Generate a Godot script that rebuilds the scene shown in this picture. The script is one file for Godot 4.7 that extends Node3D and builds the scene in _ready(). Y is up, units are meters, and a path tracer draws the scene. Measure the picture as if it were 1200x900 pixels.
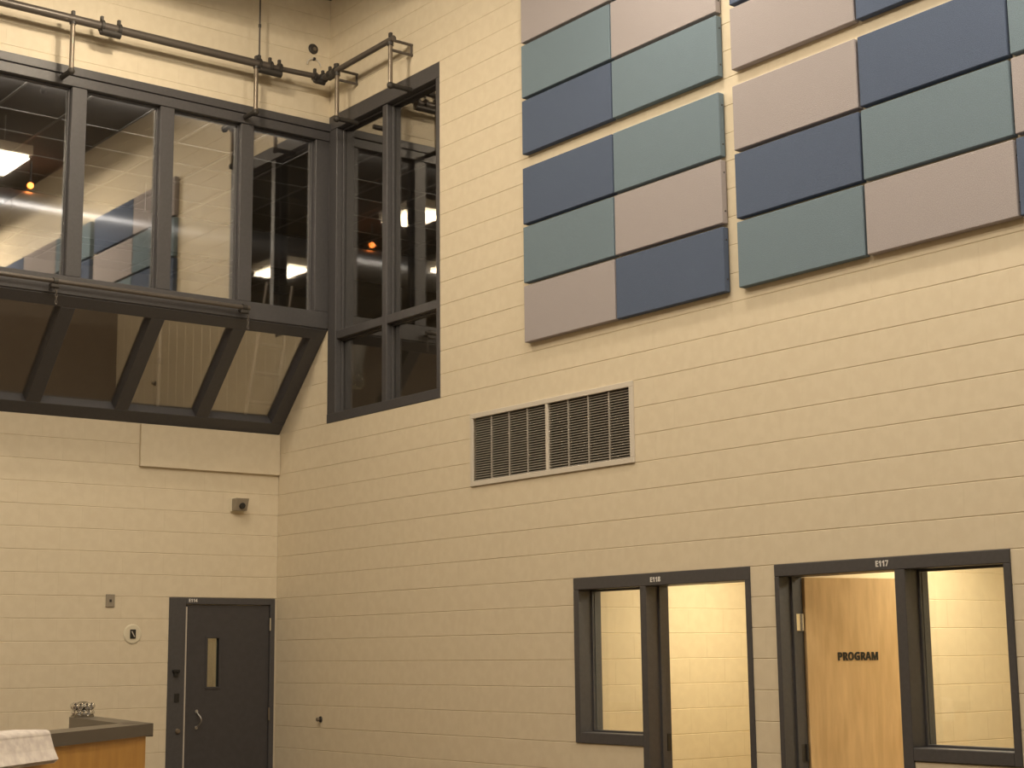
extends Node3D

const C := 0.2032            # one block course
const FX := 0.913            # face of the overhanging control booth
const CAM := Vector3(13.929, 1.6674, 7.8754)
const FOCAL := 1874.676      # pixels of a 1200 x 900 frame
var M := {}
var cam_basis: Basis
var rng := RandomNumberGenerator.new()
var block_meshes := {}

# ---------------------------------------------------------------- helpers
func lin(r: float, g: float, b: float) -> Color:
	return Color(r, g, b).linear_to_srgb()

func begin() -> SurfaceTool:
	var st := SurfaceTool.new()
	st.begin(Mesh.PRIMITIVE_TRIANGLES)
	return st

func tri(st: SurfaceTool, a: Vector3, b: Vector3, c: Vector3, n: Vector3) -> void:
	if (b - a).cross(c - a).dot(n) > 0.0:
		var t := b
		b = c
		c = t
	for p in [a, b, c]:
		st.set_normal(n)
		st.add_vertex(p)

func quad(st: SurfaceTool, a: Vector3, b: Vector3, c: Vector3, d: Vector3, n: Vector3) -> void:
	tri(st, a, b, c, n)
	tri(st, a, c, d, n)

func axis_vec(i: int, v: float) -> Vector3:
	var r := Vector3.ZERO
	r[i] = v
	return r

# box from corner to corner with chamfered edges
func cbox(st: SurfaceTool, p: Vector3, q: Vector3, ch := 0.0) -> void:
	var lo := Vector3(minf(p.x, q.x), minf(p.y, q.y), minf(p.z, q.z))
	var hi := Vector3(maxf(p.x, q.x), maxf(p.y, q.y), maxf(p.z, q.z))
	var ctr := (lo + hi) * 0.5
	var h := (hi - lo) * 0.5
	ch = minf(ch, 0.45 * minf(h.x, minf(h.y, h.z)))
	for a in 3:
		var b := (a + 1) % 3
		var c := (a + 2) % 3
		for s in [-1.0, 1.0]:
			var o: Vector3 = ctr + axis_vec(a, h[a] * s)
			var u := axis_vec(b, h[b] - ch)
			var w := axis_vec(c, h[c] - ch)
			quad(st, o - u - w, o + u - w, o + u + w, o - u + w, axis_vec(a, s))
	if ch <= 0.0:
		return
	for a in 3:
		var b := (a + 1) % 3
		var c := (a + 2) % 3
		for s in [-1.0, 1.0]:
			for t in [-1.0, 1.0]:
				var e := axis_vec(a, h[a] - ch)
				var m1: Vector3 = ctr + axis_vec(b, h[b] * s) + axis_vec(c, (h[c] - ch) * t)
				var m2: Vector3 = ctr + axis_vec(b, (h[b] - ch) * s) + axis_vec(c, h[c] * t)
				quad(st, m1 - e, m1 + e, m2 + e, m2 - e, (axis_vec(b, s) + axis_vec(c, t)).normalized())
	for sx in [-1.0, 1.0]:
		for sy in [-1.0, 1.0]:
			for sz in [-1.0, 1.0]:
				var s3 := Vector3(sx, sy, sz)
				var k: Array = []
				for a in 3:
					var v := ctr + Vector3((h.x - ch) * sx, (h.y - ch) * sy, (h.z - ch) * sz)
					v[a] = ctr[a] + h[a] * s3[a]
					k.append(v)
				tri(st, k[0], k[1], k[2], s3.normalized())

func tube(st: SurfaceTool, pts: Array, r: float, segs := 12, caps := true, closed := false) -> void:
	var n := pts.size()
	var rings: Array = []
	var norms: Array = []
	var up := Vector3.UP
	for i in n:
		var t: Vector3
		if closed:
			t = (pts[(i + 1) % n] - pts[(i - 1 + n) % n]).normalized()
		else:
			t = (pts[mini(i + 1, n - 1)] - pts[maxi(i - 1, 0)]).normalized()
		if i == 0:
			up = Vector3.UP if absf(t.y) < 0.9 else Vector3.RIGHT
		var side := t.cross(up).normalized()
		up = side.cross(t).normalized()
		var ring: Array = []
		var nr: Array = []
		for k in segs:
			var a := TAU * k / segs
			var d := side * cos(a) + up * sin(a)
			ring.append(pts[i] + d * r)
			nr.append(d)
		rings.append(ring)
		norms.append(nr)
	for i in (n if closed else n - 1):
		var j := (i + 1) % n
		for k in segs:
			var l := (k + 1) % segs
			smooth_quad(st, [rings[i][k], rings[i][l], rings[j][l], rings[j][k]], [norms[i][k], norms[i][l], norms[j][l], norms[j][k]])
	if caps and not closed:
		for e in [0, n - 1]:
			var o: Vector3 = pts[e]
			var dirn: Vector3 = (pts[0] - pts[1]).normalized() if e == 0 else (pts[n - 1] - pts[n - 2]).normalized()
			for k in segs:
				tri(st, o, rings[e][k], rings[e][(k + 1) % segs], dirn)

func smooth_quad(st: SurfaceTool, v: Array, nn: Array) -> void:
	var mid: Vector3 = nn[0] + nn[1] + nn[2] + nn[3]
	for f in [[0, 1, 2], [0, 2, 3]]:
		var a: int = f[0]
		var b: int = f[1]
		var c: int = f[2]
		var cr: Vector3 = (v[b] - v[a]).cross(v[c] - v[a])
		var order := [a, b, c] if cr.dot(mid) <= 0.0 else [a, c, b]
		for i in order:
			st.set_normal(nn[i])
			st.add_vertex(v[i])

# profile: [radius, height] pairs turned round an axis; t places it (y of t is the axis)
func lathe(st: SurfaceTool, prof: Array, t: Transform3D, segs := 20) -> void:
	for i in prof.size() - 1:
		var r0: float = prof[i][0]
		var y0: float = prof[i][1]
		var r1: float = prof[i + 1][0]
		var y1: float = prof[i + 1][1]
		var sl := Vector2(y1 - y0, r0 - r1)
		if sl.length() < 1e-7:
			continue
		sl = sl.normalized()
		for k in segs:
			var a := TAU * k / segs
			var b := TAU * (k + 1) / segs
			var da := Vector3(cos(a), 0, sin(a))
			var db := Vector3(cos(b), 0, sin(b))
			var na := t.basis * (da * sl.x + Vector3.UP * sl.y)
			var nb := t.basis * (db * sl.x + Vector3.UP * sl.y)
			var p := [t * (da * r0 + Vector3.UP * y0), t * (db * r0 + Vector3.UP * y0), t * (db * r1 + Vector3.UP * y1), t * (da * r1 + Vector3.UP * y1)]
			smooth_quad(st, p, [na, nb, nb, na])

func ball(st: SurfaceTool, o: Vector3, r: float, segs := 12) -> void:
	var prof: Array = []
	for i in 9:
		var a := -PI / 2 + PI * i / 8.0
		prof.append([maxf(cos(a) * r, 0.0), sin(a) * r])
	lathe(st, prof, Transform3D(Basis(), o), segs)

func prism(st: SurfaceTool, poly: PackedVector2Array, z0: float, z1: float) -> void:
	var idx := Geometry2D.triangulate_polygon(poly)
	for i in range(0, idx.size(), 3):
		var a := poly[idx[i]]
		var b := poly[idx[i + 1]]
		var c := poly[idx[i + 2]]
		tri(st, Vector3(a.x, a.y, z0), Vector3(b.x, b.y, z0), Vector3(c.x, c.y, z0), Vector3(0, 0, signf(z0 - z1)))
		tri(st, Vector3(a.x, a.y, z1), Vector3(b.x, b.y, z1), Vector3(c.x, c.y, z1), Vector3(0, 0, signf(z1 - z0)))
	var ccw := not Geometry2D.is_polygon_clockwise(poly)
	for i in poly.size():
		var a := poly[i]
		var b := poly[(i + 1) % poly.size()]
		var e := (b - a).normalized()
		var n := Vector3(e.y, -e.x, 0) * (1.0 if ccw else -1.0)
		quad(st, Vector3(a.x, a.y, z0), Vector3(b.x, b.y, z0), Vector3(b.x, b.y, z1), Vector3(a.x, a.y, z1), n)

func inst(called: String, mesh: Mesh, m: Material, parent: Node, at := Vector3.ZERO) -> MeshInstance3D:
	var o := MeshInstance3D.new()
	o.name = called
	o.mesh = mesh
	o.material_override = null
	o.set_surface_override_material(0, m)
	parent.add_child(o, true)
	o.position = at
	return o

func obj(called: String, st: SurfaceTool, m: Material, parent: Node = self) -> MeshInstance3D:
	var o := MeshInstance3D.new()
	o.name = called
	o.mesh = st.commit()
	o.mesh.surface_set_material(0, m)
	parent.add_child(o, true)
	return o

func part(called: String, p: Vector3, q: Vector3, m: Material, parent: Node = self, ch := 0.0) -> MeshInstance3D:
	var st := begin()
	cbox(st, p, q, ch)
	return obj(called, st, m, parent)

var taken := {}
func numbered(called: String) -> String:
	var k: int = taken.get(called, -1) + 1
	taken[called] = k
	return called if k == 0 else "%s_%03d" % [called, k]

func thing(called: String, label: String, category: String, at := Vector3.ZERO, group := "") -> Node3D:
	var o := Node3D.new()
	o.name = numbered(called)
	add_child(o, true)
	o.position = at
	tag(o, label, category, group)
	return o

func tag(o: Node, label: String, category: String, group := "") -> void:
	o.set_meta("label", label)
	o.set_meta("category", category)
	if group != "":
		o.set_meta("group", group)

func setting(called: String, label: String, category: String) -> Node3D:
	var o := thing(called, label, category)
	o.set_meta("kind", "structure")
	return o

# ---------------------------------------------------------------- materials
func noise_tex(freq: float, oct: int, c0: Color, c1: Color, seed_: int, size := 512, lo := 0.3, hi := 0.7) -> NoiseTexture2D:
	var n := FastNoiseLite.new()
	n.noise_type = FastNoiseLite.TYPE_SIMPLEX_SMOOTH
	n.frequency = freq
	n.fractal_octaves = oct
	n.seed = seed_
	var g := Gradient.new()
	g.set_color(0, c0)
	g.set_color(1, c1)
	g.set_offset(0, lo)
	g.set_offset(1, hi)
	var t := NoiseTexture2D.new()
	t.width = size
	t.height = size
	t.seamless = true
	t.noise = n
	t.color_ramp = g
	return t

func mat(called: String, col: Color, rough := 0.6, metal := 0.0, spec := 0.5) -> StandardMaterial3D:
	var m := StandardMaterial3D.new()
	m.resource_name = called
	m.albedo_color = col
	m.roughness = rough
	m.metallic = metal
	m.metallic_specular = spec
	M[called] = m
	return m

func grain(m: StandardMaterial3D, tex: Texture2D, scale: float, bump: Texture2D = null, bump_cm := 0.0) -> void:
	m.uv1_triplanar = true
	m.uv1_world_triplanar = true
	m.uv1_scale = Vector3.ONE * scale
	if tex:
		m.albedo_texture = tex
	if bump:
		m.heightmap_enabled = true
		m.heightmap_texture = bump
		m.heightmap_scale = bump_cm

func make_materials() -> void:
	var fine := noise_tex(0.16, 3, Color.BLACK, Color.WHITE, 3)
	var mottle := noise_tex(0.02, 6, Color(0.985, 0.983, 0.978), Color(1, 1, 1), 11)
	grain(mat("block_paint", lin(0.70, 0.615, 0.465), 0.52, 0.0, 0.4), mottle, 0.8, fine, 0.006)
	grain(mat("mortar_paint", lin(0.66, 0.58, 0.44), 0.6), mottle, 0.55)
	grain(mat("office_paint", lin(0.76, 0.63, 0.405), 0.55), mottle, 0.8, fine, 0.006)
	grain(mat("passage_paint", lin(0.60, 0.50, 0.32), 0.7), mottle, 0.5)
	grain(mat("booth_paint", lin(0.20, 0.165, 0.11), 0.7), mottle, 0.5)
	grain(mat("frame_paint", lin(0.074, 0.071, 0.074), 0.42, 0.0, 0.45), noise_tex(0.03, 3, Color(0.965, 0.965, 0.965), Color.WHITE, 5), 1.5)
	grain(mat("door_paint", lin(0.060, 0.056, 0.058), 0.55, 0.0, 0.4), noise_tex(0.02, 4, Color(0.96, 0.96, 0.96), Color.WHITE, 6), 1.1)
	mat("pipe_paint", lin(0.105, 0.090, 0.078), 0.38, 0.25, 0.5)
	mat("post_metal", lin(0.20, 0.165, 0.125), 0.35, 0.5, 0.5)
	mat("dark_iron", lin(0.05, 0.045, 0.04), 0.5, 0.3, 0.5)
	var weave := noise_tex(0.18, 3, Color(0.86, 0.86, 0.86), Color.WHITE, 21, 512, 0.25, 0.75)
	var weave_b := noise_tex(0.22, 2, Color.BLACK, Color.WHITE, 22)
	for f in [["taupe_fabric", lin(0.435, 0.398, 0.405)], ["teal_fabric", lin(0.200, 0.268, 0.322)], ["blue_fabric", lin(0.116, 0.150, 0.230)]]:
		var fm := mat(f[0], f[1], 0.92, 0.0, 0.2)
		grain(fm, weave, 1.6, weave_b, 0.08)
		fm.rim_enabled = true
		fm.rim = 0.15
		fm.rim_tint = 0.8
	mat("white_enamel", lin(0.62, 0.57, 0.49), 0.4)
	mat("grille_metal", lin(0.36, 0.33, 0.29), 0.45, 0.2)
	mat("duct_lining", lin(0.22, 0.21, 0.20), 0.7)
	mat("chrome", lin(0.80, 0.79, 0.77), 0.09, 1.0)
	mat("dark_chrome", lin(0.32, 0.31, 0.29), 0.16, 1.0)
	mat("steel", lin(0.55, 0.54, 0.52), 0.28, 1.0)
	mat("duct_metal", lin(0.72, 0.73, 0.75), 0.42, 1.0)
	mat("black_plastic", lin(0.015, 0.014, 0.013), 0.45)
	mat("grey_plastic", lin(0.29, 0.25, 0.19), 0.5)
	mat("plate_cream", lin(0.68, 0.62, 0.475), 0.5)
	mat("pale_edge_strip", lin(0.55, 0.50, 0.44), 0.4)
	mat("laminate", lin(0.092, 0.078, 0.064), 0.32, 0.0, 0.5)
	var wood := noise_tex(0.012, 5, Color(0.93, 0.91, 0.88), Color.WHITE, 31, 512, 0.2, 0.8)
	grain(mat("desk_wood", lin(0.60, 0.32, 0.075), 0.42), wood, 1.0)
	M.desk_wood.uv1_scale = Vector3(1.6, 0.35, 1.6)
	grain(mat("maple", lin(0.86, 0.60, 0.31), 0.38), wood, 1.0)
	M.maple.uv1_scale = Vector3(2.4, 0.30, 2.4)
	grain(mat("paper", lin(0.80, 0.74, 0.68), 0.7), noise_tex(0.02, 4, Color(0.90, 0.89, 0.90), Color.WHITE, 41, 256), 2.5)
	mat("letter_black", lin(0.012, 0.011, 0.01), 0.4)
	mat("letter_white", lin(0.75, 0.73, 0.70), 0.4)
	grain(mat("deck_paint", lin(0.07, 0.066, 0.06), 0.8), mottle, 0.5)
	grain(mat("floor_tile", lin(0.115, 0.085, 0.06), 0.45), mottle, 0.4)
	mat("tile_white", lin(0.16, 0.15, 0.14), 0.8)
	mat("tbar", lin(0.24, 0.23, 0.21), 0.5)
	var glass := mat("clear_glass", Color(0.9, 0.95, 0.9, 0.04), 0.0, 0.0, 0.5)
	glass.transparency = BaseMaterial3D.TRANSPARENCY_ALPHA
	# observation glass: a thin half-silvered film on the pane
	var im := Image.create(4, 4, false, Image.FORMAT_RGBA8)
	im.fill(Color.WHITE)
	var film := mat("mirror_film", Color(lin(0.93, 0.91, 0.87), 0.295), 0.02, 1.0, 0.5)
	film.transparency = BaseMaterial3D.TRANSPARENCY_ALPHA
	film.albedo_texture = ImageTexture.create_from_image(im)
	for e in [["lens_glow", Color(1.0, 0.93, 0.80), 6.0], ["troffer_glow", Color(1.0, 0.92, 0.76), 1.2], ["added_strip_glow", Color(1.0, 0.96, 0.94), 1.5], ["booth_glow", Color(1.0, 0.95, 0.86), 3.2], ["dim_glow", Color(1.0, 0.9, 0.72), 0.9], ["office_glow", Color(1.0, 0.94, 0.80), 4.0], ["amber_glow", Color(1.0, 0.50, 0.16), 6.0]]:
		var g := mat(e[0], Color(0.8, 0.8, 0.8), 0.5)
		g.emission_enabled = true
		g.emission = e[1]
		g.emission_energy_multiplier = e[2]

# ---------------------------------------------------------------- block walls
func on_screen(p: Vector3) -> float:
	var q := cam_basis.inverse() * (p - CAM)
	if q.z > -0.5:
		return 0.0
	var u := 600.0 + FOCAL * q.x / -q.z
	var v := 450.0 - FOCAL * q.y / -q.z
	return 0.0 if u < -20 or u > 1220 or v < -20 or v > 920 else 1.0 / q.length_squared()

func add_block(st: SurfaceTool, o: Vector3, du: Vector3, n: Vector3, w: float, h: float) -> void:
	var bu := 0.0014
	var bv := 0.0045
	var dp := 0.0048
	var de := 0.0009
	var up := Vector3.UP
	var a := o + du * bu + up * bv
	var b := o + du * (w - bu) + up * bv
	var c := o + du * (w - bu) + up * (h - bv)
	var d := o + du * bu + up * (h - bv)
	var ea := o - n * dp
	var eb := o + du * w - n * dp
	var ec := o + du * w + up * h - n * dp
	var ed := o + up * h - n * dp
	quad(st, a, b, c, d, n)
	quad(st, ea, eb, b, a, (n * bv - up * dp).normalized())
	quad(st, d, c, ec, ed, (n * bv + up * dp).normalized())
	quad(st, a - du * bu - n * de, a, d, d - du * bu - n * de, (n * bu - du * de).normalized())
	quad(st, b, b + du * bu - n * de, c + du * bu - n * de, c, (n * bu + du * de).normalized())

# blocks laid in running bond on a plane: o + du * u + up * v; holes are Rect2 in (u, v)
func lay_blocks(parent: Node, o: Vector3, du: Vector3, n: Vector3, u0: float, u1: float, v0: float, v1: float, holes: Array, m: Material, most := 300, gusset := false) -> void:
	var pieces: Array = []
	var k0 := int(floor(v0 / C + 0.01))
	var k1 := int(ceil(v1 / C - 0.01))
	for k in range(k0, k1):
		var a0 := maxf(k * C, v0)
		var a1 := minf((k + 1) * C, v1)
		var mid := (a0 + a1) * 0.5
		var start := u0 - (0.5 * 2.0 * C if k % 2 == 1 else 0.0)
		var x := start
		while x < u1:
			var spans: Array = [[maxf(x, u0), minf(x + 2.0 * C, u1)]]
			for hole in holes:
				var hr: Rect2 = hole
				if mid > hr.position.y and mid < hr.end.y:
					var nxt: Array = []
					for s in spans:
						if hr.end.x <= s[0] or hr.position.x >= s[1]:
							nxt.append(s)
						else:
							nxt.append([s[0], minf(s[1], hr.position.x)])
							nxt.append([maxf(s[0], hr.end.x), s[1]])
					spans = nxt
			for s in spans:
				if s[1] - s[0] > 0.03:
					var uc: float = (s[0] + s[1]) * 0.5
					var okay: bool = not gusset or uc > FX or mid < 3.86 or mid > 6.83 or mid < 3.86 + (uc - 0.1) * 1.01
					if okay:
						var ctr: Vector3 = o + du * ((s[0] + s[1]) * 0.5) + Vector3.UP * mid
						pieces.append([on_screen(ctr) * (s[1] - s[0]) * (a1 - a0), s[0], s[1], a0, a1])
			x += 2.0 * C
	pieces.sort_custom(func(p, q): return p[0] > q[0])
	var rest := begin()
	var any := false
	for i in pieces.size():
		var p: Array = pieces[i]
		var at: Vector3 = o + du * p[1] + Vector3.UP * p[3] + n * rng.randf_range(-0.0004, 0.0004)
		if i < most and p[0] > 0.0:
			var key := "%s %.3f %.3f" % [du, p[2] - p[1], p[4] - p[3]]
			if not block_meshes.has(key):
				var st := begin()
				add_block(st, Vector3.ZERO, du, n, p[2] - p[1], p[4] - p[3])
				block_meshes[key] = st.commit()
			inst("block", block_meshes[key], m, parent, at)
		else:
			add_block(rest, at, du, n, p[2] - p[1], p[4] - p[3])
			any = true
	if any:
		var r := obj("blockwork", rest, m, parent)
		r.set_meta("kind", "stuff")

# slab in the plane (u along axis ua, v up) with rectangular holes; n0..n1 across
func slab(st: SurfaceTool, ua: int, u0: float, u1: float, v0: float, v1: float, n0: float, n1: float, holes: Array) -> void:
	var us: Array = [u0, u1]
	var vs: Array = [v0, v1]
	for h in holes:
		for x in [h.position.x, h.end.x]:
			if x > u0 and x < u1 and not us.has(x):
				us.append(x)
		for y in [h.position.y, h.end.y]:
			if y > v0 and y < v1 and not vs.has(y):
				vs.append(y)
	us.sort()
	vs.sort()
	var na := 2 if ua == 0 else 0
	for i in us.size() - 1:
		for j in vs.size() - 1:
			var p := Vector2((us[i] + us[i + 1]) * 0.5, (vs[j] + vs[j + 1]) * 0.5)
			if holes.any(func(h): return h.has_point(p)):
				continue
			var lo := axis_vec(ua, us[i]) + axis_vec(1, vs[j]) + axis_vec(na, n0)
			var hi := axis_vec(ua, us[i + 1]) + axis_vec(1, vs[j + 1]) + axis_vec(na, n1)
			cbox(st, lo, hi)

# ---------------------------------------------------------------- lettering
func lettering(text: String, m: Material, parent: Node, at: Vector3, w: float, h: float, turn: float, weight := 700) -> void:
	var f := SystemFont.new()
	f.font_names = PackedStringArray(["Droid Sans"])
	f.font_weight = weight
	var tm := TextMesh.new()
	tm.text = text
	var fv := FontVariation.new()
	fv.base_font = f
	fv.variation_embolden = 0.9 if weight > 700 else 0.3
	tm.font = fv
	tm.font_size = 64
	tm.pixel_size = 0.001
	tm.depth = 0.004
	tm.curve_step = 1.0
	tm.material = m
	var o := MeshInstance3D.new()
	o.name = "lettering"
	o.mesh = tm
	parent.add_child(o, true)
	var bb := tm.get_aabb()
	var b := Basis(Vector3.UP, turn)
	o.transform = Transform3D(b * Basis.from_scale(Vector3(w / bb.size.x, h / bb.size.y, 1.0)), at)
	o.position -= o.basis * Vector3(bb.get_center().x, bb.get_center().y, 0.0)
	o.set_meta("label", "lettering reading " + text)

# ---------------------------------------------------------------- lights
func luminaire(x: float, z: float, label: String, share := 1.0) -> void:
	var y := 7.66
	var t := thing("ceiling_light", label, "light", Vector3(x, y, z), "suspended lay-in lights of the dayroom")
	var hx := 0.42
	var hz := 0.27
	var st := begin()
	cbox(st, Vector3(-hx - 0.03, 0.012, -hz - 0.03), Vector3(hx + 0.03, 0.11, hz + 0.03), 0.008)
	for s in [-1.0, 1.0]:
		cbox(st, Vector3(-hx - 0.03, -0.012, s * (hz + 0.015) - 0.015), Vector3(hx + 0.03, 0.02, s * (hz + 0.015) + 0.015), 0.003)
		cbox(st, Vector3(s * (hx + 0.015) - 0.015, -0.012, -hz), Vector3(s * (hx + 0.015) + 0.015, 0.02, hz), 0.003)
	obj("housing", st, M.white_enamel, t)
	part("lens", Vector3(-hx + 0.01, -0.05, -hz + 0.01), Vector3(hx - 0.01, 0.012, hz - 0.01), M.lens_glow, t, 0.02)
	for s in [-1.0, 1.0]:
		st = begin()
		tube(st, [Vector3(s * 0.3, 0.1, 0), Vector3(s * 0.3, 8.128 - y + 0.01, 0)], 0.006, 6)
		obj("hanger_rod", st, M.steel, t)
	var l := AreaLight3D.new()
	l.name = "lamp"
	l.area_size = Vector2(hx * 2.0, hz * 2.0)
	l.light_color = lin(1.0, 0.84, 0.63) if x < 6.0 else lin(1.0, 0.87, 0.70)
	l.light_energy = LAMP_ENERGY * share
	l.shadow_enabled = true
	t.add_child(l)
	l.position = Vector3(0, -0.055, 0)
	l.rotation.x = -PI / 2
	# the sides of the dropped lens throw light across the walls
	var o := OmniLight3D.new()
	o.name = "lens_lamp"
	o.light_color = l.light_color
	o.light_energy = SIDE_ENERGY * share
	o.light_size = 0.035
	o.omni_range = 40.0
	o.omni_attenuation = 2.0
	o.shadow_enabled = true
	t.add_child(o)
	o.position = Vector3(0, -0.060, 0)

const LAMP_ENERGY := 3.3
const SIDE_ENERGY := 2.8

# ================================================================ the scene
func _ready() -> void:
	rng.seed = 7
	# ---- camera
	var yaw := 0.6608159
	var pitch := 0.1677736
	var roll := -0.0104695
	var d := Vector3(-cos(yaw) * cos(pitch), sin(pitch), -sin(yaw) * cos(pitch))
	var rt := d.cross(Vector3.UP).normalized()
	var up := rt.cross(d)
	var rt2 := rt * cos(roll) + up * sin(roll)
	var up2 := up * cos(roll) - rt * sin(roll)
	cam_basis = Basis(rt2, up2, -d)
	var cam := Camera3D.new()
	cam.name = "camera"
	cam.fov = 26.99596
	cam.near = 0.05
	cam.far = 100.0
	add_child(cam)
	cam.transform = Transform3D(cam_basis, CAM)
	cam.current = true
	# ---- environment: an enclosed room at night, no sky light gets in
	var env := Environment.new()
	env.background_mode = Environment.BG_COLOR
	env.background_color = Color(0.01, 0.01, 0.015)
	env.tonemap_mode = Environment.TONE_MAPPER_LINEAR
	env.tonemap_exposure = 1.21
	env.sdfgi_enabled = true
	env.ssao_enabled = true
	env.ssil_enabled = true
	var we := WorldEnvironment.new()
	we.name = "environment"
	we.environment = env
	add_child(we)
	make_materials()
	# ---- the dayroom's lamps
	luminaire(2.85, 2.50, "lay-in ceiling light hung near the corner of the booth windows", 0.86)
	luminaire(6.30, 1.35, "lay-in ceiling light hung beside the acoustic panels", 0.66)
	luminaire(5.40, 4.00, "lay-in ceiling light hung mid room in line with the E118 doorway", 0.7)
	luminaire(9.20, 4.08, "lay-in ceiling light hung mid room opposite the PROGRAM door", 1.4)
	luminaire(10.0, 1.25, "lay-in ceiling light hung beyond the acoustic panels", 1.55)
	luminaire(13.5, 1.60, "unseen lay-in light added for fill by the block wall at the room's far end")  # this lamp and those below are unseen, added for even wall light
	luminaire(3.00, 6.20, "unseen lay-in ceiling light added for fill over the reception counter", 1.35)
	luminaire(7.40, 6.20, "unseen lay-in ceiling light added for fill over the middle of the room", 1.8)
	luminaire(13.2, 6.20, "unseen lay-in ceiling light added for fill over the open floor at the far end")
	build_shell()
	build_booth()
	build_side_window()
	build_offices()
	build_left_door()
	build_panels()
	build_grille()
	build_pipes()
	build_wall_fittings()
	build_counter()

# ---------------------------------------------------------------- room shell
func build_shell() -> void:
	var f := setting("floor", "dull tan floor of the dayroom", "floor")
	part("slab", Vector3(-0.2, -0.2, -3.6), Vector3(19.2, 0.0, 13.2), M.floor_tile, f)
	var ce := setting("ceiling", "dark painted deck ceiling high above the dayroom", "ceiling")
	part("deck", Vector3(-0.2, 8.128, -0.2), Vector3(19.2, 8.33, 13.2), M.deck_paint, ce)
	# right wall, z = 0
	var w := setting("wall_right", "long cream painted concrete block wall carrying the acoustic panels", "wall")
	var e118a := Rect2(4.542, 1.016, 0.81, 1.219)
	var e118b := Rect2(5.35, -0.01, 1.03, 2.245)
	var e117a := Rect2(6.604, -0.01, 1.068, 2.245)
	var e117b := Rect2(7.67, 1.016, 0.752, 1.219)
	var win := Rect2(FX, 3.8608, 2.79 - FX, 3.048)
	var vent := Rect2(3.262, 3.078, 1.98, 0.552)
	var ventb := Rect2(3.262, 3.048, 1.98, 0.61)
	var corner := Rect2(-0.3, 3.8608, FX + 0.3, 3.048)
	var st := begin()
	slab(st, 0, -0.2, 19.0, 0.0, 8.128, -0.2, -0.0042, [e118a, e118b, e117a, e117b, win, vent, corner])
	obj("core", st, M.mortar_paint, w)
	st = begin()
	prism(st, PackedVector2Array([Vector2(0, 3.8608), Vector2(FX, 3.8608), Vector2(FX, 4.778)]), -0.2, -0.0042)
	obj("gusset", st, M.mortar_paint, w)
	lay_blocks(w, Vector3.ZERO, Vector3.RIGHT, Vector3.BACK, 0.0, 19.0, 0.0, 8.128, [e118a, e118b, e117a, e117b, win, ventb], M.block_paint, 300, true)
	# left wall, x = 0, under the booth
	var wl := setting("wall_left", "cream painted concrete block wall under the overhanging control booth", "wall")
	var dr := Rect2(0.022, -0.01, 1.123, 2.245)
	var over := Rect2(-0.3, 3.8608, 4.65, 5.0)
	st = begin()
	slab(st, 2, -0.2, 13.0, 0.0, 8.128, -0.2, -0.0042, [dr, over])
	obj("core", st, M.mortar_paint, wl)
	lay_blocks(wl, Vector3.ZERO, Vector3.BACK, Vector3.RIGHT, 0.0, 13.0, 0.0, 8.128, [dr, over], M.block_paint)
	# wall over the booth windows, x = FX
	var wu := setting("wall_upper", "cream painted block wall above the control booth windows", "wall")
	part("core", Vector3(FX - 0.2, 6.83, -0.2), Vector3(FX - 0.0042, 8.128, 4.35), M.mortar_paint, wu)
	lay_blocks(wu, Vector3(FX, 0, 0), Vector3.BACK, Vector3.RIGHT, 0.0, 4.35, 6.84, 8.128, [], M.block_paint)
	# the two walls behind the camera
	var wb := setting("wall_behind", "plain cream block wall at the far end of the dayroom", "wall")
	part("core", Vector3(19.0, 0, -0.2), Vector3(19.2, 8.128, 13.2), M.block_paint, wb)
	var ws := setting("wall_side", "plain cream block wall across the dayroom", "wall")
	part("core", Vector3(-0.2, 0, 13.0), Vector3(19.0, 8.128, 13.2), M.block_paint, ws)
	# painted cover panel under the booth sill
	var tr := setting("trim_1", "flat cream painted cover panel below the booth's sloped windows", "trim")
	part("cover", Vector3(0.0, 3.447, 0.002), Vector3(0.035, 3.85, 1.49), M.block_paint, tr, 0.004)

# ---------------------------------------------------------------- control booth
func pane(parent: Node, p: Vector3, q: Vector3) -> void:
	part("pane", p, q, M.mirror_film, parent)

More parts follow.
